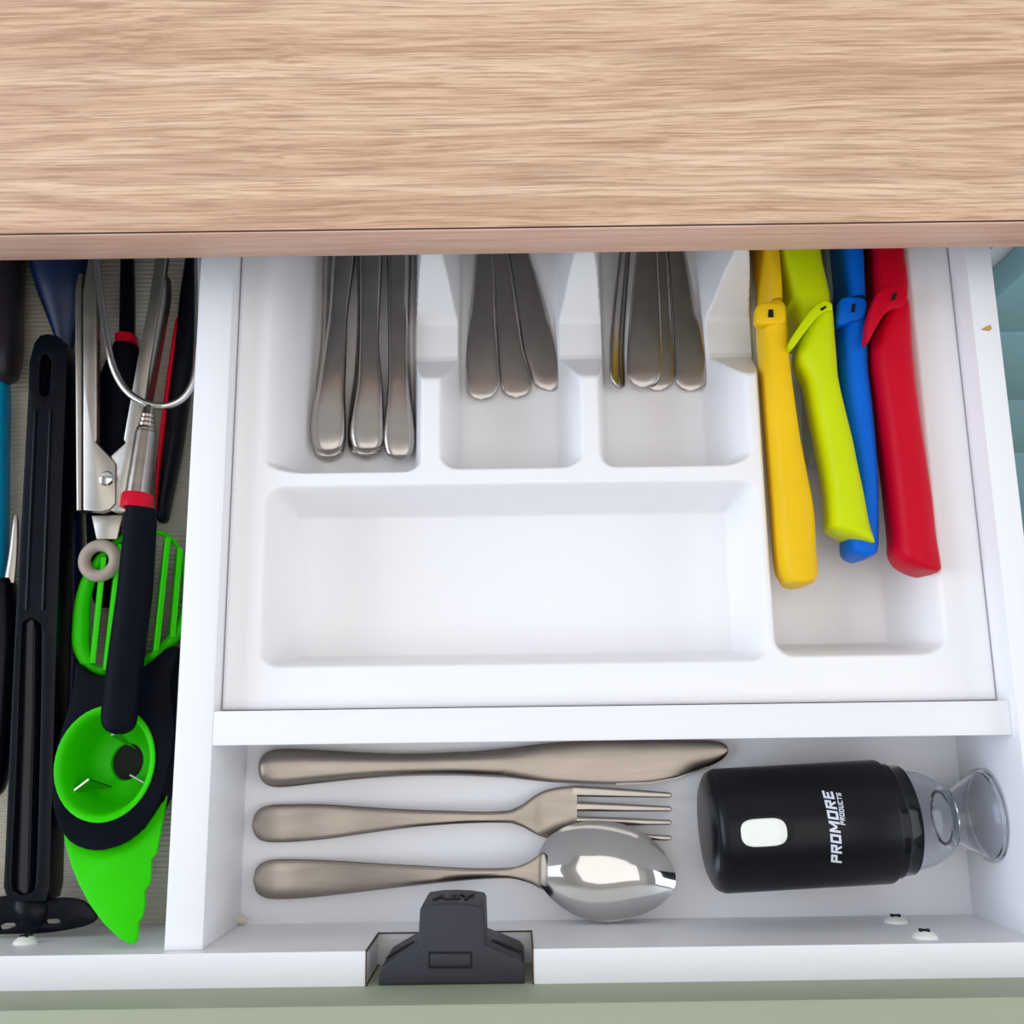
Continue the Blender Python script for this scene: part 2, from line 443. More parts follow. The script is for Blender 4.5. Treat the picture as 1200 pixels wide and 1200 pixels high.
# ------------------------------------------------------------------ cutlery tray: one vacuum-formed sheet
def make_tray():
    X0, X1, Y0, Y1 = -.1298, .2136, .0112, .330
    ZR, ZF = .050, .010
    gx = np.linspace(X0, X1, 481)
    gy = np.concatenate([np.linspace(Y0, .235, 330), np.linspace(.236, Y1, 40)])
    X, Y = np.meshgrid(gx, gy)
    Z = np.full_like(X, ZR)
    comps = [  # x0 x1 y0 y1, insets left right front back
        (-.1155, -.0412, .1185, .318, .022, .009, .007, .008),
        (-.0335, .0340, .1195, .318, .009, .011, .008, .008),
        (.0410, .1125, .1195, .318, .008, .015, .008, .008),
        (-.1135, .1140, .0295, .1130, .009, .008, .0075, .0075),
        (.1160, .1945, .0310, .318, .010, .014, .009, .008)]
    def g(t):
        t = np.clip(t, 0, 1); return np.where(t < .5, .5 * (2 * t) ** 1.7, 1 - .5 * (2 - 2 * t) ** 1.7)
    for a, b, c_, d, il, ir, if_, ib in comps:
        A = np.maximum.reduce([1 - (X - a) / il, 1 - (b - X) / ir, np.zeros_like(X)])
        B = np.maximum.reduce([1 - (Y - c_) / if_, 1 - (d - Y) / ib, np.zeros_like(X)])
        Z = np.minimum(Z, ZR - (ZR - ZF) * g(1 - np.sqrt(A * A + B * B)))
    # the three partitions dip to let fingers in
    cap = np.interp(Y, [0, .1625, .1655, .185, .188, .205, .208, .226, .230, 1], [.060, .0515, .0485, .0165, .015, .015, .0165, .046, .0495, .0495])
    inside = (X > -.060) & (X < .1305) & (Y > .125)
    k = .0012
    h = np.clip(.5 + .5 * (cap - Z) / k, 0, 1)
    sm = cap * (1 - h) + Z * h - k * h * (1 - h)
    Z = np.where(inside, np.maximum(np.minimum(sm, Z), ZF), Z)
    # rounded outer rim
    e = np.minimum.reduce([X - X0, X1 - X, Y - Y0, Y1 - Y])
    Z = Z - .0012 * np.clip(1 - e / .0015, 0, 1) ** 2
    ny, nx = X.shape
    co = np.stack([X, Y, Z], -1).reshape(-1, 3)
    idx = np.arange(nx * ny).reshape(ny, nx)
    q = np.stack([idx[:-1, :-1], idx[:-1, 1:], idx[1:, 1:], idx[1:, :-1]], -1).reshape(-1, 4)
    # skirt to the drawer bottom
    ring = np.concatenate([idx[0, :], idx[1:, -1], idx[-1, -2::-1], idx[-2:0:-1, 0]])
    low = co[ring].copy(); low[:, 2] = .0002
    base = len(co); co = np.concatenate([co, low]); m = len(ring); r2 = np.roll(np.arange(m), -1)
    q = np.concatenate([q, np.stack([ring, base + np.arange(m), base + r2, ring[r2]], -1)])
    me = bpy.data.meshes.new('cutlery_tray')
    me.from_pydata([], [], [])
    me.vertices.add(len(co)); me.vertices.foreach_set('co', co.ravel())
    me.loops.add(q.size); me.loops.foreach_set('vertex_index', q.ravel().astype(np.int32))
    me.polygons.add(len(q)); me.polygons.foreach_set('loop_start', np.arange(0, q.size, 4, dtype=np.int32))
    me.update(calc_edges=True); me.validate()
    return link('cutlery_tray', me, M['tray'], None, True, 60)
tag(make_tray(), 'white moulded plastic cutlery tray with five compartments in the drawer', 'tray')

# ------------------------------------------------------------------ cutlery in the tray
def rowz(rows, z, th, tip=2):
    """add height and thickness; the first rows (the rounded end) thin out"""
    w = max(abs(r[2] - r[1]) for r in rows); out = []
    for r in rows:
        f = min(1.0, .35 + .75 * abs(r[2] - r[1]) / w)
        out.append((r[0], r[1], r[2], z(r[0]) if callable(z) else z, th * f))
    return out
def tray_piece(name, rows, z, th, label, cat, group, mat, head, roll=0.0, e=2.6, wide=None):
    r = rowz(rows, z, th)
    q = P((rows[0][1] + rows[0][2]) / 2, rows[0][0], .010)
    t = thing(name, (q.x, q.y, q.z), label, cat, group)
    # carry the handle on, out of sight under the worktop
    v, a, b = rows[-1]; v2, a2, b2 = rows[-2]
    k = (255 - v) / (v - v2)
    m0 = (a + b) / 2; mm = (a2 + b2) / 2; me_ = m0 + (m0 - mm) * k
    zz = z(255) if callable(z) else z
    hw = (b - a) / 2 * .85
    r.append((255, me_ - hw, me_ + hw, zz, th))
    ribbon('handle', r, mat, t, 'v', 4, 24, e, roll)
    d = (me_ - m0) / (v - 255.0)
    x = lambda vv: me_ + d * (255 - vv)
    if head == 'blade':
        rr = [(262, x(262) - hw, x(262) + hw, zz, th * .6), (230, x(230) - 20, x(230) + 20, zz, .0016), (150, x(150) - 22, x(150) + 22, zz, .0014), (95, x(95) - 14, x(95) + 14, zz, .0012), (80, x(80) - 2, x(80) + 2, zz, .0010)]
        ribbon('blade', rr, mat, t, 'v', 4, 16, 2.0)
    elif head == 'bowl':
        rr = [(262, x(262) - hw, x(262) + hw, zz, .002), (235, x(235) - 14, x(235) + 14, zz + .001, .003), (180, x(180) - 40, x(180) + 40, zz + .003, .004), (130, x(130) - 34, x(130) + 34, zz + .003, .004), (102, x(102) - 6, x(102) + 6, zz + .003, .002)]
        ribbon('bowl', rr, mat, t, 'v', 5, 20, 2.0)
    else:
        rr = [(262, x(262) - hw, x(262) + hw, zz, .002), (235, x(235) - 20, x(235) + 20, zz + .001, .002), (205, x(205) - 28, x(205) + 28, zz + .001, .002)]
        ribbon('neck', rr, mat, t, 'v', 4, 16, 2.2)
        for i in range(4):
            o = -22.5 + 15 * i
            ribbon('tine', [(212, x(212) + o - 5, x(212) + o + 5, zz + .001, .002), (110, x(110) + o - 3, x(110) + o + 3, zz + .003, .0016)], mat, t, 'v', 3, 8, 2.2)
    return t
st = M['steel']
kg = 'table knives stacked in the first tray compartment'
Kl = [(532, 380, 388), (527, 370, 399), (518, 366, 404), (500, 364.5, 405.5), (480, 366.5, 405), (460, 371, 404.5), (430, 376, 405.5), (400, 381, 406.5), (365, 386, 408), (303, 390, 416)]
Kl2 = [(540, 379, 389), (535, 369, 399), (525, 364, 404), (505, 363.5, 405), (470, 368, 402), (440, 371.5, 402), (400, 376, 402), (350, 378, 404), (303, 379, 409)]
Kc = [(530, 426, 434), (526, 415, 445), (517, 411, 449), (503, 410, 450), (480, 413.5, 449.5), (452, 418.5, 448.5), (425, 420, 446), (395, 421, 444), (350, 421.5, 446), (303, 421, 448)]
Kc2 = [(538, 424, 433), (533, 413, 443), (524, 408.5, 447), (505, 408, 448), (470, 411, 446), (440, 415, 444), (395, 418, 443), (350, 419, 444), (303, 419, 446)]
Kr = [(538.5, 464, 472), (534, 454, 482), (524, 450, 486), (510, 449, 486.5), (490, 451, 484.5), (462, 454, 480.5), (430, 455, 478), (400, 455, 477.5), (350, 454.5, 479), (303, 454, 480)]
Kr2 = [(534, 466, 474), (530, 457, 484), (520, 453, 487.5), (505, 452, 488), (470, 456, 483), (400, 458, 480), (350, 457, 481), (303, 457, 482)]
for rows, z, lab in ((Kl2, .0135, 'lower stainless knife in the left pair of the first tray compartment'),
                     (Kl, .0215, 'upper stainless knife in the left pair of the first tray compartment'),
                     (Kc2, .0135, 'lower stainless knife in the middle pair of the first tray compartment'),
                     (Kc, .0215, 'upper stainless knife in the middle pair of the first tray compartment'),
                     (Kr2, .0135, 'lower stainless knife in the right pair, mostly hidden by the one above'),
                     (Kr, .0205, 'upper stainless knife in the right pair of the first tray compartment')):
    tray_piece('table_knife', rows, z, .0068, lab, 'knife', kg, st, 'blade', e=3.2)
fg = 'flat cutlery handles in the second tray compartment'
F1 = [(468.5, 560, 568), (465, 551, 578), (456, 546.5, 582.5), (435, 545.5, 584), (400, 547, 582), (370, 549.5, 580), (340, 553, 579), (303, 556, 577)]
F2 = [(466, 601, 609), (462, 591, 619), (452, 587, 623.5), (435, 585, 621), (410, 583, 613), (365, 581, 606), (303, 579, 597)]
F3 = [(457.5, 640, 648), (453, 629, 655), (444, 623.5, 658.5), (428, 618.5, 657), (404, 612, 651), (365, 607, 642), (326, 601, 630), (303, 597, 622)]
for rows, z, lab in ((F1, .0150, 'straight flat handle, leftmost of three in the second tray compartment'),
                     (F2, .0132, 'flat steel handle in the middle of three in the second tray compartment'),
                     (F3, .0118, 'flat steel handle leaning right, rightmost in the second tray compartment')):
    tray_piece('table_fork', rows, z, .0024, 'stainless fork, ' + lab, 'fork', fg, st, 'tines', e=2.4)
sg = 'flat cutlery handles in the third tray compartment'
S0 = [(455, 721, 729), (451, 714, 735), (443, 710.5, 737), (425, 710, 736), (395, 711, 736), (350, 716, 738), (303, 722, 741)]
SB = [(457.5, 765, 777), (453, 757, 786), (444, 752.5, 789.5), (425, 752, 790), (395, 753, 788), (350, 755, 786), (303, 760, 783)]
SA = [(453.5, 748, 759), (449, 740, 769), (440, 735.5, 774), (420, 735, 776), (395, 736, 775), (360, 739, 774), (303, 745, 771)]
SC = [(458, 804, 814), (454, 796, 824), (444, 791.5, 828.5), (425, 791, 829), (400, 790, 825), (360, 788, 817), (303, 784, 805)]
for rows, z, roll, lab in ((S0, .0170, -.75, 'turned on its edge, leftmost in the third tray compartment'),
                     (SB, .0125, 0, 'partly covered by another handle, in the third tray compartment'),
                     (SA, .0175, 0, 'with its flat handle uppermost in the middle of the third compartment'),
                     (SC, .0130, 0, 'flat handle leaning right, rightmost in the third tray compartment')):
    tray_piece('table_spoon', rows, z, .0024, 'stainless spoon, ' + lab, 'spoon', sg, st, 'bowl', roll, 2.4)

# ------------------------------------------------------------------ cutlery at the front: knife, fork, spoon
t = thing('dinner_knife', P(560, 895, 0), 'stainless dinner knife with serrated edge lying behind the fork', 'knife')
H = [(303.5, 898, 902), (306, 888, 913), (312, 881.5, 919.5), (322, 878.5, 922.5), (340, 877.5, 922), (380, 879, 917.5), (430, 881.5, 912.5), (480, 882.5, 909.5), (530, 881, 909), (560, 879.5, 910), (590, 877, 911.5)]
ribbon('handle', [(a, b, c_, .0045, .0078 * min(1, .3 + abs(c_ - b) / 30)) for a, b, c_ in H], M['brushed'], t, 'u', 5, 28, 2.3)
Bl = [(586, 877, 911, .0065), (600, 876, 912, .005), (640, 871.5, 916, .003), (680, 869, 918, .0022), (720, 868, 919, .002), (760, 867.5, 917.5, .002), (790, 867.5, 912.5, .002), (812, 867.8, 905, .002), (830, 868, 898.5, .0018), (843, 869.3, 892, .0016), (850, 872.5, 886.5, .0014), (853, 876.5, 882, .001)]
bl = ribbon('blade', [(a, b, c_, .0042, d) for a, b, c_, d in Bl], M['brushed'], t, 'u', 5, 20, 2.0)
bm = bmesh.new()
for i in range(42):
    u = 722 + i * 2.55
    vb_ = np.interp(u, [720, 760, 790, 828], [919, 917.5, 912.5, 899])
    a = P(u, vb_ - 1.0, .0042); b = P(u + 2.3, vb_ - 1.2, .0042); c_ = P(u + 1.2, vb_ + 1.6, .0042)
    vs = [bm.verts.new(q + Vector((0, 0, dz))) for dz in (.0006, -.0006) for q in (a, b, c_)]
    bm.faces.new(vs[:3]); bm.faces.new(vs[5:2:-1])
    for k in range(3): bm.faces.new((vs[k], vs[(k + 1) % 3], vs[3 + (k + 1) % 3], vs[3 + k]))
from_bm('serration', bm, M['steel'], bl)

t = thing('dinner_fork', P(540, 965, 0), 'stainless dinner fork with four tines lying between knife and spoon', 'fork')
H = [(296, 965, 969, .0035), (298.5, 955, 978, .0035), (305, 947.5, 984.5, .0035), (318, 943.5, 987, .0036), (345, 942.5, 986.5, .004), (380, 942.5, 983.5, .005), (420, 945, 978, .006), (480, 948.5, 970, .0085), (530, 950, 966, .010), (565, 951, 964.5, .0105), (592, 950, 964.5, .0095), (604, 947.5, 965.5, .0088)]
ribbon('handle', [(a, b, c_, z, .0026) for a, b, c_, z in H], M['brushed'], t, 'u', 5, 24, 2.3)
N_ = [(600, 948.5, 965, .0088, .0026), (612, 943, 969, .008, .0022), (625, 933.5, 976, .007, .002), (638, 926.5, 981.5, .006, .0018), (655, 922.5, 985, .0052, .0018), (671, 921, 986, .0048, .0018), (676, 920.7, 986.2, .0048, .0017)]
ribbon('neck', N_, M['brushed'], t, 'u', 5, 24, 2.4)
for (a0, b0, a1, b1) in ((920.7, 934, 928.5, 935), (939.5, 951, 944.8, 951), (956.5, 968, 960.8, 966.8), (973.5, 986.2, 979, 985)):
    r = [(671, a0, b0, .0048, .0017), (680, a0 + .2, b0 - .4, .0048, .0017), (720, a0 + (a1 - a0) * .35, b0 + (b1 - b0) * .35, .0054, .0016), (770, a0 + (a1 - a0) * .85, b0 + (b1 - b0) * .85, .0085, .0015), (784, a1, b1, .0098, .0014), (787, a1 + 2, b1 - 2, .0101, .001)]
    ribbon('tine', r, M['semi'], t, 'u', 4, 12, 2.6)

t = thing('dinner_spoon', P(540, 1030, 0), 'stainless dinner spoon with shiny bowl lying nearest the drawer front', 'spoon')
H = [(297.5, 1029, 1033, .0035), (300, 1018, 1044, .0035), (307, 1011, 1050.5, .0035), (320, 1007.5, 1053.5, .0036), (350, 1007, 1053, .004), (400, 1009, 1048, .006), (450, 1012, 1042, .009), (500, 1014.5, 1036.5, .012), (550, 1017, 1031.5, .0145), (588, 1017, 1029.5, .0155), (604, 1015.5, 1030.5, .0155), (614, 1012.5, 1033, .0153), (624, 1007, 1036.5, .0150), (632, 1001.5, 1041, .0145), (638, 999.5, 1043, .0135), (642, 1003, 1041, .0125)]
ribbon('handle', [(a, b, c_, z, .0026 if a < 600 else .0014) for a, b, c_, z in H], M['brushed'], t, 'u', 5, 24, 2.3)
out = [(624, 1021), (630, 1002), (641, 983), (659, 970.5), (679, 963.8), (700, 961.5), (722, 963.8), (745, 971.5), (766, 985), (781, 1002), (789.5, 1017), (792, 1030), (789.5, 1042), (780, 1055), (765, 1066), (746, 1074), (725, 1079), (704, 1080), (684, 1076.5), (665, 1067.5), (649, 1055.5), (636, 1041)]
RZ, BD = .0150, .0105
ring = [P(q[0], q[1], RZ) for q in crom(out, 3, True)]
cen = P(718, 1021, RZ)
bm = bmesh.new(); rings = []
NR = 18
for side in (0, 1):
    for k in (range(NR, 0, -1) if side == 0 else range(1, NR + 1)):
        f = k / NR
        rr = []
        for q in ring:
            p = cen.lerp(q, f)
            off = .0013 * side
            if side: p = cen.lerp(q, f * .998)
            rr.append(bm.verts.new((p.x, p.y, RZ - BD * (1 - f ** 2.3) ** .95 - off)))
        rings.append(rr)
for A, B in zip(rings, rings[1:]):
    if A is rings[NR - 1]: continue
    for i in range(len(A)): bm.faces.new((A[i], A[(i + 1) % len(A)], B[(i + 1) % len(A)], B[i]))
for i in range(len(ring)): bm.faces.new((rings[0][i], rings[0][(i + 1) % len(ring)], rings[-1][(i + 1) % len(ring)], rings[-1][i]))
for rr, dz in ((rings[NR - 1], 0), (rings[NR], -.0013)):
    cv = bm.verts.new((cen.x, cen.y, RZ - BD + dz))
    for i in range(len(rr)): bm.faces.new((rr[i], rr[(i + 1) % len(rr)], cv))
from_bm('bowl', bm, M['polish'], t, 60)

# ------------------------------------------------------------------ coloured knives in sheaths
def coloured_knife(colour, rows, end, guard, slot, sheath, z, th, gz, sz, sth, lab):
    m = M[colour]
    q = P((rows[0][1] + rows[0][2]) / 2, rows[0][0], .012)
    t = thing('sheathed_knife', q, lab, 'knife', 'coloured kitchen knives in the right tray compartment')
    ribbon('handle', [(r[0], r[1], r[2], z, th * min(1, .78 + .3 * abs(r[2] - r[1]) / 45)) for r in end + rows], m, t, 'v', 4, 28, 2.7)
    g = slab('guard', [px(guard, gz, 3)], gz, gz - .007, m, t, .0015, 3)
    sl = [P(a, b, gz) for a, b in slot]
    slab('guard_slot', [[(p.x, p.y) for p in sl]], gz + .0004, gz - .006, M['ink'], g, 0)
    v, a, b = sheath[-1]; v2, a2, b2 = sheath[0]
    k = (120 - v) / (v - v2); c0 = (a + b) / 2; c1 = (a2 + b2) / 2; cx = c0 + (c0 - c1) * k
    rr = list(sheath) + [(180, (c0 + cx * 2) / 3 - (b - a) / 2, (c0 + cx * 2) / 3 + (b - a) / 2), (125, cx - 5, cx + 5)]
    ribbon('sheath', [(r[0], r[1], r[2], sz, sth) for r in rr], m, t, 'v', 3, 24, 4.0)
    return t
coloured_knife('yellow',
    [(640, 906.5, 953), (600, 904, 950.5), (560, 901, 943), (520, 898, 935), (480, 895, 929), (430, 891.5, 922.5), (395, 888.8, 920), (375, 888.5, 918.5), (366, 891, 917), (362, 896, 912)],
    [(687.5, 930, 938), (685, 920, 949), (679, 915, 954), (668, 910, 955)],
    [(889, 356), (903, 353), (917, 356), (921, 364), (920, 378), (904, 379), (888, 378), (886, 366)],
    [(900.5, 363), (906, 363), (906.5, 372), (900, 372)],
    [(366, 895.5, 909), (340, 893.5, 908), (297, 888.5, 904.5)], .044, .025, .0580, .032, .036,
    'yellow handled kitchen knife in yellow sheath, leftmost of the coloured knives')
coloured_knife('blue',
    [(610, 995, 1025), (580, 997, 1024.5), (550, 994, 1023.5), (520, 988, 1021.5), (480, 982, 1018), (440, 979.5, 1013), (400, 979, 1012), (380, 982, 1011), (372, 986, 1008), (367, 992, 1003)],
    [(656, 1002, 1011), (653, 993, 1020), (646, 988, 1024.5), (630, 988, 1025)],
    [(987, 349), (1000, 347), (1013, 349), (1017, 356), (1013, 372), (998, 377), (982, 380), (983, 360)],
    [(998.5, 356), (1002.5, 356), (1001.5, 366), (997, 366)],
    [(362, 986, 1005), (340, 983, 1004), (297, 977.5, 1002.5)], .040, .025, .0540, .031, .034,
    'blue handled kitchen knife in blue sheath, between the lime and red knives')
coloured_knife('lime',
    [(610, 968, 1013.5), (580, 966, 1008), (550, 961.5, 1001.5), (520, 956, 995.5), (480, 948, 985.5), (450, 942, 979), (430, 932, 977.5), (410, 931, 976), (390, 939, 974), (372, 952, 972), (365, 960, 970)],
    [(639, 1014, 1018.5), (634, 997, 1019), (627, 979, 1017.5), (620, 968.5, 1016)],
    [(948, 366), (960, 355), (968, 352), (975, 356), (974.5, 363), (962, 367), (945, 387), (930, 407), (925.5, 407), (927, 397)],
    [(961, 362), (967, 358.5), (968.5, 360.5), (963, 364.5)],
    [(402, 929, 952), (385, 927, 962), (362, 922.5, 967), (340, 917, 963), (297, 906.5, 955)], .046, .024, .0600, .036, .030,
    'lime green handled kitchen knife with slanted butt, second from the left')
coloured_knife('red',
    [(630, 1043, 1091.5), (590, 1039, 1087.5), (550, 1034.5, 1081.5), (500, 1028, 1074), (460, 1022.5, 1068.5), (430, 1018.5, 1065.5), (405, 1018.5, 1063.5), (385, 1025, 1062), (366, 1036, 1060), (358, 1042, 1056)],
    [(673.5, 1083, 1091), (670, 1068, 1096), (662, 1052, 1096.5), (650, 1044, 1095)],
    [(1030, 342), (1040, 337), (1054, 335), (1062, 339), (1063, 348), (1057, 360), (1040, 364), (1026, 385), (1017, 402), (1015.5, 392), (1020, 366)],
    [(1046.5, 344), (1051.5, 342), (1049, 351), (1043.5, 353)],
    [(396, 1018.5, 1046), (375, 1018, 1052), (350, 1017.5, 1055), (330, 1017, 1053.5), (297, 1016, 1050)], .046, .026, .0610, .037, .032,
    'red handled kitchen knife in red sheath, rightmost of the coloured knives')
t = thing('clear_peeler', P(950, 540, .012), 'clear plastic handled kitchen tool lying between yellow and lime knives', 'peeler')
ribbon('handle', [(546, 947, 953, .018, .006), (540, 944, 959, .018, .010), (525, 943, 960, .018, .012), (480, 941, 958, .018, .012), (430, 943, 962, .018, .012), (380, 955, 972, .018, .012), (340, 962, 976, .018, .012), (297, 962, 974, .018, .012), (240, 960, 973, .018, .010)], M['frost'], t, 'v', 4, 16, 2.4)

# ------------------------------------------------------------------ black gadget with clear nozzle
GR = .0270
a0 = P(825, 974, GR + .001); a1 = P(1034, 962, GR + .001)
a0.z = a1.z = GR + .0005
ax = (a1 - a0).normalized(); GL = (a1 - a0).length
t = thing('handheld_pump', (a0.x + ax.x * GL / 2, a0.y + ax.y * GL / 2, 0), 'black cylindrical gadget with white oval button and clear nozzle, lying down', 'gadget')
R_ = GR
lathe('body', a0, ax, [(.0022, 0), (.0022, R_ * .86), (.0030, R_ * .93), (.0048, R_ * .975), (.0062, R_ * .99), (.0066, R_), (GL - .0010, R_), (GL, R_ * .985), (GL, R_ * .80)], M['gadget'], t, 96)
lathe('end_cap', a0, ax, [(.0002, 0), (.0004, R_ * .55), (.0010, R_ * .78), (.0022, R_ * .88), (.0032, R_ * .90), (.0032, .001)], M['gadget'], t, 96)
lathe('collar_ring', a0, ax, [(GL - .001, R_ * .93), (GL + .0035, R_ * .93), (GL + .0045, R_ * .90), (GL + .0095, R_ * .885), (GL + .0095, R_ * .80), (GL, R_ * .80)], M['gloss'], t, 96)
e_ = P(1162, 955, GR); EL = (Vector((e_.x, e_.y, a0.z)) - a0).dot(ax)
EL -= .0026
S = EL - GL
pr = [(GL + .002, .0225), (GL + .012, .0225), (GL + .018, .0215), (GL + .024, .0190), (GL + .029, .0150), (GL + S * .56, .0122), (GL + S * .62, .0116), (GL + S * .70, .0122), (GL + S * .80, .0150), (GL + S * .90, .0176), (GL + S * .95, .0188), (GL + S * .965, .0205), (EL, .0208)]
inn = [(d, r - .0014) for d, r in pr[::-1]]; inn[0] = (EL, .0190)
lathe('clear_nozzle', a0, ax, pr + inn + [pr[0]], M['clear'], t, 72, 50)
lathe('inner_disc', a0, ax, [(GL + .0098, 0), (GL + .0098, .0195), (GL + .0112, .0195), (GL + .0112, 0)], M['lockgrey'], t, 48)
# surface frame of the cylinder
sx = Vector((0, 0, 1)); sy = sx.cross(ax).normalized()         # sy points to +Y
def on_cyl(s, ang, lift=0.0):
    return a0 + ax * s + (sx * math.cos(ang) + sy * math.sin(ang)) * (R_ + lift)
def cyl_st(u, v):                                             # photo point -> (s, angle) on the cylinder
    o = Vector((0, 0, HC)); d = ray(u, v).normalized()
    w = o - a0; dp = d - ax * d.dot(ax); wp = w - ax * w.dot(ax)
    A = dp.dot(dp); B = 2 * dp.dot(wp); C = wp.dot(wp) - R_ ** 2
    k = (-B - math.sqrt(max(0, B * B - 4 * A * C))) / (2 * A)
    p = o + d * k - a0
    return p.dot(ax), math.atan2(p.dot(sy), p.dot(sx))
def cyl_pill(name, s0, s1, angc, hw, lift, mat, parent, n=40):
    bm = bmesh.new(); r = hw; L = s1 - s0; cs = (s0 + s1) / 2; vs = []; rings = []
    for f, lf in ((1.0, -.001), (1.0, lift * .6), (.93, lift), (.6, lift * 1.05), (.3, lift * 1.05)):
        ring = []
        for i in range(n):
            a = 2 * math.pi * i / n
            ca, sa = math.cos(a), math.sin(a)
            x = math.copysign(abs(ca) ** .55, ca) * L / 2 * f; y = math.copysign(abs(sa) ** .7, sa) * r * f
            ring.append(bm.verts.new(on_cyl(cs + x, angc + y / R_, lf)))
        rings.append(ring)
    for A, B in zip(rings, rings[1:]):
        for i in range(n): bm.faces.new((A[i], A[(i + 1) % n], B[(i + 1) % n], B[i]))
    bm.faces.new(rings[-1])
    return from_bm(name, bm, mat, parent, 40)
s0, g0 = cyl_st(868, 976); s1, g1 = cyl_st(922, 975)
cyl_pill('button_recess', s0 - .0014, s1 + .0030, (g0 + g1) / 2, .0070, .0003, M['ink'], t)
cyl_pill('button', s0, s1, (g0 + g1) / 2, .0057, .0013, M['button'], t)
def block_text(body, shear):
    """flat squarish capitals made of strokes"""
    g, q = .27, .22
    r = lambda x0, x1, y0, y1: [(x0, y0), (x1, y0), (x1, y1), (x0, y1)]
    LB, RB, TB, BB = r(0, g, 0, 1), r(1 - g, 1, 0, 1), r(0, 1, 1 - q, 1), r(0, 1, 0, q)
    MB = r(0, 1, .40, .40 + q)
    dx = lambda a, b, y0, y1: [(a, y0), (a + g, y0), (b + g, y1), (b, y1)]
    font = {'P': [LB, TB, MB, r(1 - g, 1, .40, 1)], 'R': [LB, TB, MB, r(1 - g, 1, .40, 1), dx(.73, .36, 0, .45)],
            'O': [LB, RB, TB, BB], 'E': [LB, TB, BB, r(0, .85, .40, .40 + q)], 'D': [LB, r(1 - g, 1, .12, .88), r(0, .9, 1 - q, 1), r(0, .9, 0, q)],
            'M': [LB, r(1.25 - g, 1.25, 0, 1), dx(.49, 0, .25, 1), dx(.49, 1.25 - g, .25, 1)], 'U': [LB, RB, BB], 'C': [LB, TB, BB],
            'T': [TB, r(.5 - g / 2, .5 + g / 2, 0, 1)], 'S': [TB, MB, BB, r(0, g, .40, 1), r(1 - g, 1, 0, .62)]}
    vs, fs, x = [], [], 0.0
    for ch in body:
        for quad in font[ch]:
            fs.append(list(range(len(vs), len(vs) + 4)))
            vs += [(x + a + shear * b, b, 0) for a, b in quad]
        x += (1.25 if ch == 'M' else 1.0) + .22
    me = bpy.data.meshes.new('lettering'); me.from_pydata(vs, [], fs); return me
def cyl_text(name, body, u0, v0, u1, v1, uh, size, bold, shear=.25):
    """text running from photo point 0 to photo point 1 around the cylinder"""
    me = block_text(body, shear)
    co = np.array([v.co[:] for v in me.vertices]); w = co[:, 0].max() - co[:, 0].min(); h = co[:, 1].max() - co[:, 1].min()
    sa, aa = cyl_st(u0, v0); sb, ab = cyl_st(u1, v1)
    for v in me.vertices:
        fx = (v.co.x - co[:, 0].min()) / w; fy = (v.co.y - co[:, 1].min()) / h
        p = on_cyl(sa + (sb - sa) * fx - size * fy, aa + (ab - aa) * fx, .0003)
        v.co = p
    return link(name, me, M['print'], t, False)
cyl_text('lettering', 'PROMORE', 986, 1011, 975, 926, 0, .0046, .006)
cyl_text('lettering', 'PRODUCTS', 990.5, 967, 985, 929, 0, .0021, .012)

# ------------------------------------------------------------------ drawer lock in the notch
ZT = .0660
t = thing('drawer_lock', P(530, 1140, NZ), 'charcoal plastic drawer lock in the notch of the white front panel', 'lock')
lk = [(443, 1151.5), (444.5, 1140), (448, 1132), (490, 1107), (491, 1085), (492, 1066), (495, 1061.5), (512, 1059), (530, 1058.5), (548, 1059.3), (564, 1062), (567, 1066), (568, 1085), (568.5, 1107), (610, 1124), (614.5, 1131), (615, 1151)]
lp = px(lk, ZT); yb = FO + .0002
lp = [(x, max(y, yb)) for x, y in lp]; lp[0] = (lp[0][0], yb); lp[-1] = (lp[-1][0], yb)
bd = slab('body', [lp], ZT, NZ + .0005, M['lockgrey'], t, .0010, 3)
def rect(u0, u1, v0, v1, z): return [(P(a, b, z).x, P(a, b, z).y) for a, b in ((u0, v1), (u1, v1), (u1, v0), (u0, v0))]
slab('button_gap', [rect(502, 553.5, 1115, 1135, ZT)], ZT + .0001, ZT - .003, M['ink'], t, 0)
slab('release_button', [rect(504, 551.5, 1117.5, 1132, ZT)], ZT + .0006, ZT - .002, M['lockgrey'], t, .0004)
for (ua, va_, ub, vb_) in ((490, 1107, 448, 1132), (568.5, 1107, 610, 1124)):
    A = P(ua, va_, ZT); B = P(ub, vb_, ZT); d = (B - A).normalized(); n_ = Vector((0, 0, 1)).cross(d)
    if n_.y < 0: n_ = -n_
    c_ = A.lerp(B, .6); c_.z = .0515
    bm = bmesh.new()
    bmesh.ops.create_uvsphere(bm, u_segments=24, v_segments=12, radius=1)
    mt = Matrix((d * .0070, n_ * .0008, Vector((0, 0, .0038)))).transposed().to_4x4(); mt.translation = c_ + n_ * .0001
    bmesh.ops.transform(bm, matrix=mt, verts=bm.verts)
    from_bm('screw_slot', bm, M['ink'], t)
me = text_mesh('ABY', .0110, .0003, 0, .0003)
co = np.array([v.co[:] for v in me.vertices]); w = co[:, 0].max(); h = co[:, 1].max()
pa = P(508, 1057, ZT - .016); pb = P(557, 1056.5, ZT - .016)
ye = max(y for x, y in lp) + .0002
for v in me.vertices:                                # on the end of the lock that faces into the drawer
    v.co = Vector((-.0165 + .0165 * 0 + P(533, 1052, .050).x + .0160 - (0) if False else P(509, 1052, .050).x + (v.co.x / w) * (P(556, 1052, .050).x - P(509, 1052, .050).x), ye + v.co.z, .0445 + (1 - v.co.y / h) * .012))
link('lettering', me, M['ink'], t, False)

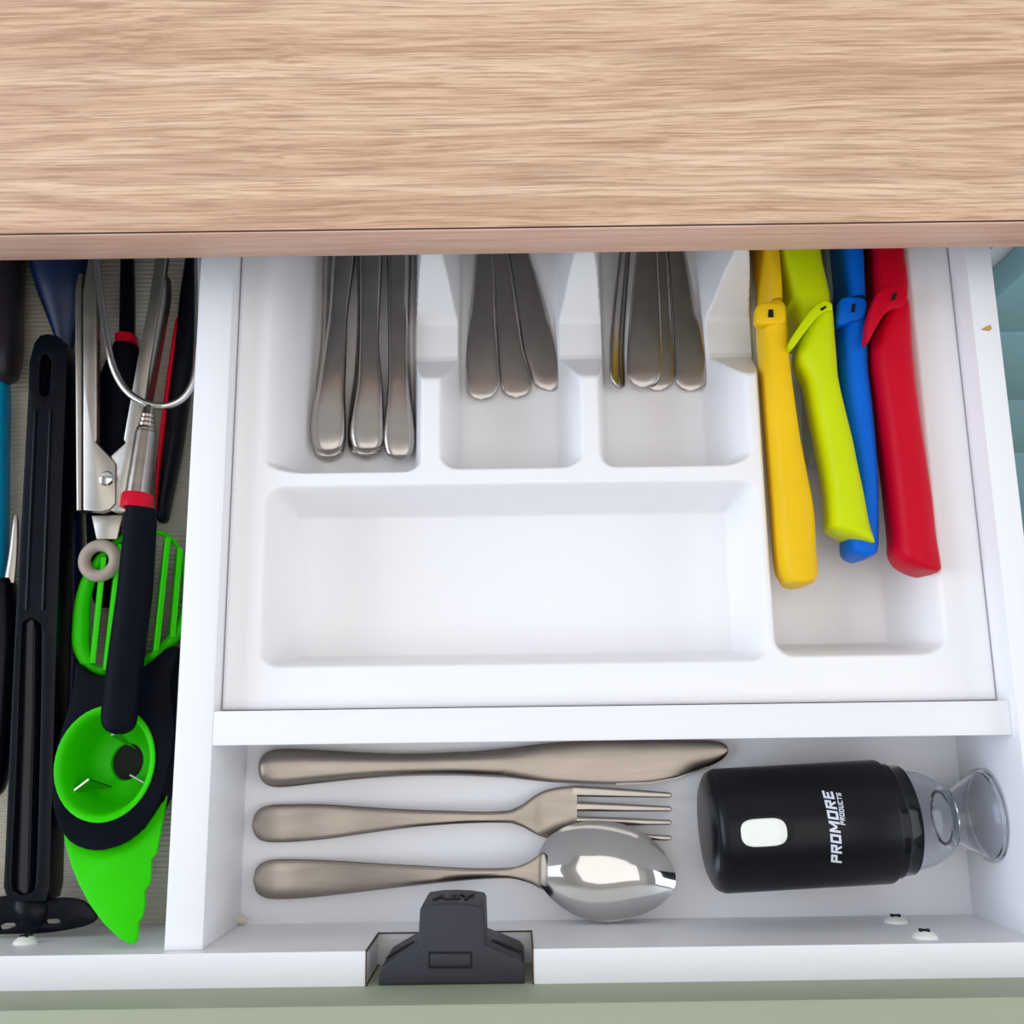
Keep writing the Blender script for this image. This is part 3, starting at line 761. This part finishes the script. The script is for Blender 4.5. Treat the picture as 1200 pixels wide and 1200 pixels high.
# ------------------------------------------------------------------ left section: kitchen tools
# far left: dark handle, cyan spatula, small knife
t = thing('serving_spoon', P(5, 430, .004), 'dark plum nylon tool at the far left edge under the worktop', 'kitchen tool')
ribbon('handle', [(448, -12, 12, .016, .010), (440, -20, 19, .016, .018), (415, -26, 23, .016, .024), (370, -30, 24, .016, .026), (305, -32, 26, .016, .026), (230, -34, 26, .016, .026)], M['slate'], t)
t = thing('silicone_spatula', P(0, 650, .004), 'cyan silicone tool handle at the far left edge of the drawer', 'spatula')
ribbon('handle', [(441, 0, 6, .012, .006), (446, -8, 9, .012, .010), (465, -12, 10.5, .012, .013), (560, -14, 9.5, .012, .013), (640, -18, 8, .012, .013), (720, -24, 5, .012, .013), (800, -34, -6, .012, .012)], M['cyan'], t)
t = thing('paring_knife', P(4, 800, .004), 'small knife with pale blade and black handle at the far left', 'knife')
ribbon('blade', [(604, 17, 20.5, .022, .001), (615, 14.5, 22, .022, .002), (650, 10, 21, .022, .002), (683, 4, 18, .022, .002)], M['plate'], t, e=2.0)
ribbon('handle', [(678, 1, 16, .020, .008), (690, -6, 18, .020, .014), (740, -8, 22, .020, .016), (800, -12, 20, .020, .017), (870, -16, 14, .020, .016), (920, -18, 6, .020, .012), (935, -12, -4, .020, .006)], M['black'], t)

# navy ladle under the worktop
t = thing('ladle', P(80, 700, .004), 'navy blue plastic ladle, its head under the worktop edge', 'ladle')
ribbon('head', [(412, 68, 86, .011, .006), (395, 64, 88, .012, .008), (370, 55, 95, .014, .012), (340, 44, 101, .016, .018), (303, 35, 106, .018, .024), (250, 28, 112, .022, .030), (190, 40, 104, .022, .026), (160, 62, 84, .022, .012)], M['navy'], t)
ribbon('handle', [(400, 70, 86, .010, .007), (480, 72, 90, .009, .009), (600, 74, 95, .008, .010), (760, 72, 96, .008, .010), (900, 66, 88, .008, .010), (960, 64, 80, .008, .008), (966, 70, 76, .008, .004)], M['navy'], t)

# long black slotted turner
t = thing('slotted_turner', P(40, 750, .004), 'long glossy black nylon turner with hanging slot and grooved handle', 'turner')
zt = .034
lt = lambda v: 33 - (v - 460) * 29 / 590
rt = lambda v: 77 - (v - 460) * 19 / 590
lp_ = [(56, 391), (68, 394), (77, 405), (78.5, 425), (77, 460), (66, 750), (58, 1040), (54, 1056), (32, 1057), (9, 1055), (4, 1040), (17, 750), (33, 460), (34, 425), (40, 402), (47, 393)]
hole = [(46.5 + 0, 425), (48, 417), (53, 414), (58, 417), (60, 425), (58.5, 455), (57, 462), (52, 465), (47, 462), (45.5, 455)]
groove = [(29, 728), (38, 724), (46, 730), (49, 742), (47.5, 850), (45, 950), (42, 1033), (38, 1045), (28, 1049), (18, 1045), (13, 1033), (17, 950), (21, 850), (25, 742)]
hb = slab_bm([px(lp_, zt), px(hole, zt), px(groove, zt, 2)], zt, .0195, .0022, 3)
hd = from_bm('handle', hb, M['black'], t, 50)
# floor of the long groove, rounded like a trough
g_ = [(722, 24, 52), (850, 19, 51), (950, 15, 48), (1052, 10, 46)]
ribbon('groove', [(v, a, b, .0250, .012) for v, a, b in g_], M['gloss'], hd, e=2.0)
# ridge lines along the handle
bm = bmesh.new()
for f0, f1 in ((.22, .24), (.62, .60)):
    pts = [P(lt(v) + (rt(v) - lt(v)) * f0, v, zt + .0002) for v in np.linspace(480, 715, 8)]
    tube_bm(pts, .0008, 8, False, bm)
from_bm('ridge', bm, M['black'], hd)
zh = .030
head = [(-30, 1062), (5, 1050), (40, 1056), (72, 1052), (96, 1056), (110, 1068), (112, 1078), (98, 1086), (60, 1093), (20, 1097), (-30, 1099)]
sl1 = [(52, 1079), (58, 1077), (68, 1077), (70, 1080), (64, 1083), (54, 1083)]
sl2 = [(-2, 1086), (6, 1082), (16, 1082), (18, 1085), (8, 1089), (0, 1090)]
slab('blade', [[(x, max(y, FI + .002)) for x, y in px(head, zh, 2)], px(sl1, zh), px(sl2, zh)], zh, zh - .003, M['black'], t, .0006)
ribbon('shank', [(1046, 18, 62, .0260, .010), (1066, 16, 60, .0280, .010), (1084, 26, 52, .0290, .006)], M['black'], t)

# tongs
t = thing('kitchen_tongs', P(125, 560, .004), 'folded stainless steel kitchen tongs with riveted hinge and pull ring', 'tongs')
zt = .036
armL = [(97, 598), (97, 450), (96.5, 345), (103, 303), (104, 230), (122, 230), (113.5, 303), (113.5, 345), (113.5, 515), (112, 518), (127.5, 534), (135, 543), (135, 590), (128, 597), (118, 600)]
slab('arm', [px(armL, zt)], zt, zt - .005, M['plate'], t, .0008)
armR = [(129, 534), (146, 519), (144.5, 514), (160, 425), (174, 352), (181, 303), (194, 230), (206, 230), (195, 303), (188, 352), (176, 425), (163, 515), (156, 590), (148, 600), (134, 600), (125, 596), (130, 580), (130, 545)]
slab('arm', [px(armR, zt - .001)], zt - .001, zt - .006, M['plate'], t, .0008)
ribbon('arm_flange', [(600, 93, 100, .031, .009), (500, 92, 100, .031, .009), (400, 91, 100, .031, .009), (345, 91.5, 100, .031, .009), (325, 95, 101, .031, .008)], M['plate'], t, e=4)
ribbon('arm_flange', [(470, 168, 176, .028, .012), (420, 174, 186, .028, .012), (370, 184, 195, .028, .012), (345, 189, 198.5, .028, .012), (325, 194, 198, .028, .010)], M['plate'], t, e=3)
q = P(125, 561, zt)
lathe('rivet', q - Vector((0, 0, .001)), (0, 0, 1), [(0, .0036), (.0014, .0036), (.0022, .0030), (.0026, .0016), (.0026, 0)], M['polish'], t, 32)
tabp = [(107, 604), (144, 603), (140, 618), (137, 632), (113, 632), (110, 618)]
slab('pull_tab', [px(tabp, .030)], .030, .0285, M['plate'], t, .0003)
rc = P(117, 657, .030); rr_ = (P(135, 657, .030) - rc).length
tt = [rc + Vector((math.cos(a) * rr_, math.sin(a) * rr_, 0)) for a in np.linspace(0, 2 * math.pi, 49)[:-1]]
from_bm('pull_ring', tube_bm(tt, .0029, 16, True), M['beige'], t, 60)

# black tool with a dark red collar lying between the tong arms
t = thing('black_handled_tool', P(135, 480, .004), 'black handled tool with red collar lying between the tong arms', 'kitchen tool')
ribbon('shaft', [(398, 140, 158, .014, .008), (350, 141, 158, .014, .008), (303, 142, 157, .014, .008), (220, 143, 156, .014, .008)], M['black'], t)
ribbon('collar', [(406, 135.5, 161, .014, .013), (394, 136.5, 160, .014, .013)], M['collar'], t, sub=1)
ribbon('handle', [(405, 135, 161, .014, .014), (420, 128, 164, .0135, .015), (450, 116, 166, .013, .016), (500, 106, 158, .012, .016), (560, 102, 148, .012, .016), (640, 104, 138, .012, .015), (700, 110, 132, .012, .012), (712, 116, 126, .012, .005)], M['rubber'], t)

# black tool with red stripe beside the divider
t = thing('striped_tool', P(205, 500, .004), 'black tool with a red stripe lying against the white divider', 'kitchen tool')
ribbon('handle', [(613, 187, 193, .014, .006), (608, 185.5, 197, .014, .010), (590, 186.5, 200, .014, .013), (520, 194, 214, .014, .015), (450, 201, 224, .014, .015), (390, 208, 232, .014, .015), (350, 212, 234, .014, .015), (303, 219, 237, .014, .014), (220, 228, 246, .014, .012)], M['black'], t)
ribbon('stripe', [(600, 182.5, 187.5, .015, .006), (560, 184, 190, .015, .009), (520, 187.5, 196, .015, .010), (450, 196, 205, .015, .010), (395, 204, 212.5, .015, .010), (378, 207, 212, .015, .008), (372, 209, 211, .015, .004)], M['collar'], t)

# strainer / ring-headed tool with black grip, topmost
t = thing('wire_skimmer', P(150, 700, .004), 'steel wire ring skimmer with red collar and black grip, on top', 'skimmer')
zt = .046
loop = crom([(111, 250), (113, 303), (118, 345), (124, 390), (132, 428), (146, 455), (165, 470), (187, 476), (206, 472), (220, 460), (228.5, 440), (231, 410), (232, 360), (231, 303), (228, 250), (216, 200), (190, 178), (158, 178), (128, 200)], 5, True)
pts = [P(a, b, zt) for a, b in loop]
pts = [Vector((min(p.x, -.1488), p.y, p.z)) for p in pts]
from_bm('wire_loop', tube_bm(pts, .00175, 12, True), M['polish'], t, 60)
A = P(175, 476, zt); B = P(153, 640, zt); d = (B - A).normalized()
L = lambda u, v: (P(u, v, zt) - A).dot(d)
kx = .00038
lathe('ferrule', A, d, [(0, .0020), (.001, .0026), (.0035, .0027), (.0045, .0033), (.0058, .0030), (.0066, .0036), (.0080, .0033), (.0088, .0039), (.0102, .0037), (.0112, .0044), (.0125, .0044), (.0130, .0048), (L(168, 580), .0058)], M['brushed'], t, 32)
lathe('collar', A, d, [(L(168, 578), .004), (L(168, 578) + .0004, .0066), (L(168, 578) + .0015, .0073), (L(166, 596), .0073), (L(166, 596), .004)], M['collar'], t, 32)
Hh = [(597, 148, 183), (620, 146, 182.5), (660, 141.5, 180.5), (700, 137, 177.5), (750, 130, 171), (800, 123.5, 165), (830, 120, 161.5), (842, 119.5, 160), (851, 121.5, 157.5), (857, 127, 152), (860.5, 136, 144)]
ribbon('grip', [(v, a, b, zt, .0135 * min(1, .45 + abs(b - a) / 60)) for v, a, b in Hh], M['rubber'], t, 'v', 4, 32, 2.2)

# avocado tool: green slicing fan, black body with green pit cup, green plastic blade
t = thing('avocado_slicer', P(130, 880, .004), 'black and green avocado tool with slicing fan and plastic blade', 'slicer')
ztop = .030
def zav(x, y):                                        # the tool lies tilted, its blade tip up on the front panel
    return .030 + max(0.0, (-.030 - y)) * .50
def pav(u, v):
    z = .030
    for _ in range(6):
        p = P(u, v, z); z = zav(p.x, p.y)
    return (p.x, p.y)
body = [(92, 778), (91, 800), (84, 830), (75, 860), (68, 890), (64.5, 918), (66, 942), (73, 966), (86, 985), (105, 994), (126, 995), (150, 986), (171, 968), (189, 940), (199, 910), (205, 875), (207, 850), (204, 820), (202.5, 797), (208, 778), (211, 764), (206, 758), (196, 762), (181, 775), (165, 785), (142, 792), (120, 793), (104, 787)]
elo = [(127 + 66 * .35 * math.cos(a) + 54 * .94 * math.sin(a), 895 - 66 * .94 * math.cos(a) + 54 * .35 * math.sin(a)) for a in np.linspace(0, 2 * math.pi, 40, endpoint=False)]
bo = [pav(*q[:2]) for q in crom(body, 2, True)]
ho = [pav(*q) for q in elo]
slab('grip_body', [bo, ho], lambda x, y: zav(x, y) + .004, lambda x, y: zav(x, y) - .014, M['rubber'], t, .0022, 3, 60)
hc = Vector((sum(p[0] for p in ho) / 40, sum(p[1] for p in ho) / 40, 0))
bm = bmesh.new(); rings = []
for f, z in ((1.06, .0335), (1.05, .0350), (1.0, .0352), (.93, .0340), (.90, .0300), (.84, .0200), (.78, .0120), (.70, .0085), (.36, .0070), (.34, .0050)):
    rings.append([bm.verts.new((hc.x + (p[0] - hc.x) * f, hc.y + (p[1] - hc.y) * f, z + zav(*p) - .030)) for p in ho])
for A_, B_ in zip(rings, rings[1:]):
    for i in range(40): bm.faces.new((A_[i], A_[(i + 1) % 40], B_[(i + 1) % 40], B_[i]))
cup = from_bm('pit_cup', bm, M['green'], t, 60)
from_bm('cup_floor', lathe_bm((hc.x, hc.y, .0046), (0, 0, 1), [(0, 0), (0, .0105), (.0006, .0105), (.0006, 0)], 24), M['ink'], cup)
for tri in (((83, 929, .027), (104, 913, .025), (131, 922, .014)), ((130, 862, .027), (139, 857, .027), (158, 877, .014)), ((152, 908, .014), (168, 917, .014), (160, 914, .007))):
    o1, o2, o3 = (P(*q) for q in tri)
    n_ = (o2 - o1).cross(Vector((0, 0, 1))).normalized() * .0004
    bm = bmesh.new()
    vs = [bm.verts.new(q + s * n_) for s in (1, -1) for q in (o1, o2, o3)]
    bm.faces.new(vs[:3]); bm.faces.new(vs[5:2:-1])
    for k in range(3): bm.faces.new((vs[k], vs[(k + 1) % 3], vs[3 + (k + 1) % 3], vs[3 + k]))
    from_bm('pit_blade', bm, M['polish'], cup)
gb = [(70, 955), (75, 990), (82, 1015), (91, 1037), (103, 1060), (120, 1083), (139, 1101), (152, 1107.5), (157, 1106), (160.5, 1096), (160.5, 1082), (166, 1073), (168.5, 1060), (168, 1045), (174, 1036), (176, 1022), (176, 1008), (182, 1000), (186, 980), (190, 955), (194, 933), (188, 943), (167, 972), (130, 988), (102, 986), (82, 972)]
slab('blade', [[(x, max(y, FI + .0012)) for x, y in (pav(*q) for q in gb)]], lambda x, y: zav(x, y) - .001, lambda x, y: zav(x, y) - .0035, M['green'], t, .0005)
# fan frame
fr = crom([(95, 735), (97, 705), (106, 675), (126, 645), (152, 626), (180, 623), (198, 630), (211, 645), (216, 668), (217, 705), (213, 733), (200, 752), (182, 768), (160, 782), (135, 788), (112, 785), (100, 772), (95, 755)], 3, True)
wd = crom([[r] for r in (10, 9, 8, 5, 3.5, 3, 3, 3, 3, 4, 6, 7.5, 7, 5.5, 5, 6, 8, 10)], 3, True)
zf = .024
pts = [P(a, b, zf) for a, b in fr]
pts = [Vector((min(p.x, -.1485), p.y, p.z)) for p in pts]
from_bm('fan_frame', tube_bm(pts, [w[0] * .00039 for w in wd], 12, True, None, 1.1), M['green'], t, 60)
for (ua, va_, ub, vb_) in ((121, 655, 108, 778), (140, 640, 123, 786), (158, 630, 144, 786), (178, 626, 163, 778), (196, 632, 182, 764), (210, 645, 201, 748)):
    A_ = P(ua, va_, zf); B_ = P(ub, vb_, zf)
    d = (B_ - A_).normalized(); s = Vector((0, 0, 1)).cross(d)
    up = (Vector((0, 0, 1)) + s * .45).normalized()
    from_bm('fan_slat', loft_bm([(A_, s * .0015, up * .006), (A_.lerp(B_, .5), s * .0015, up * .0065), (B_, s * .0015, up * .006)], 12, 5), M['green'], t)
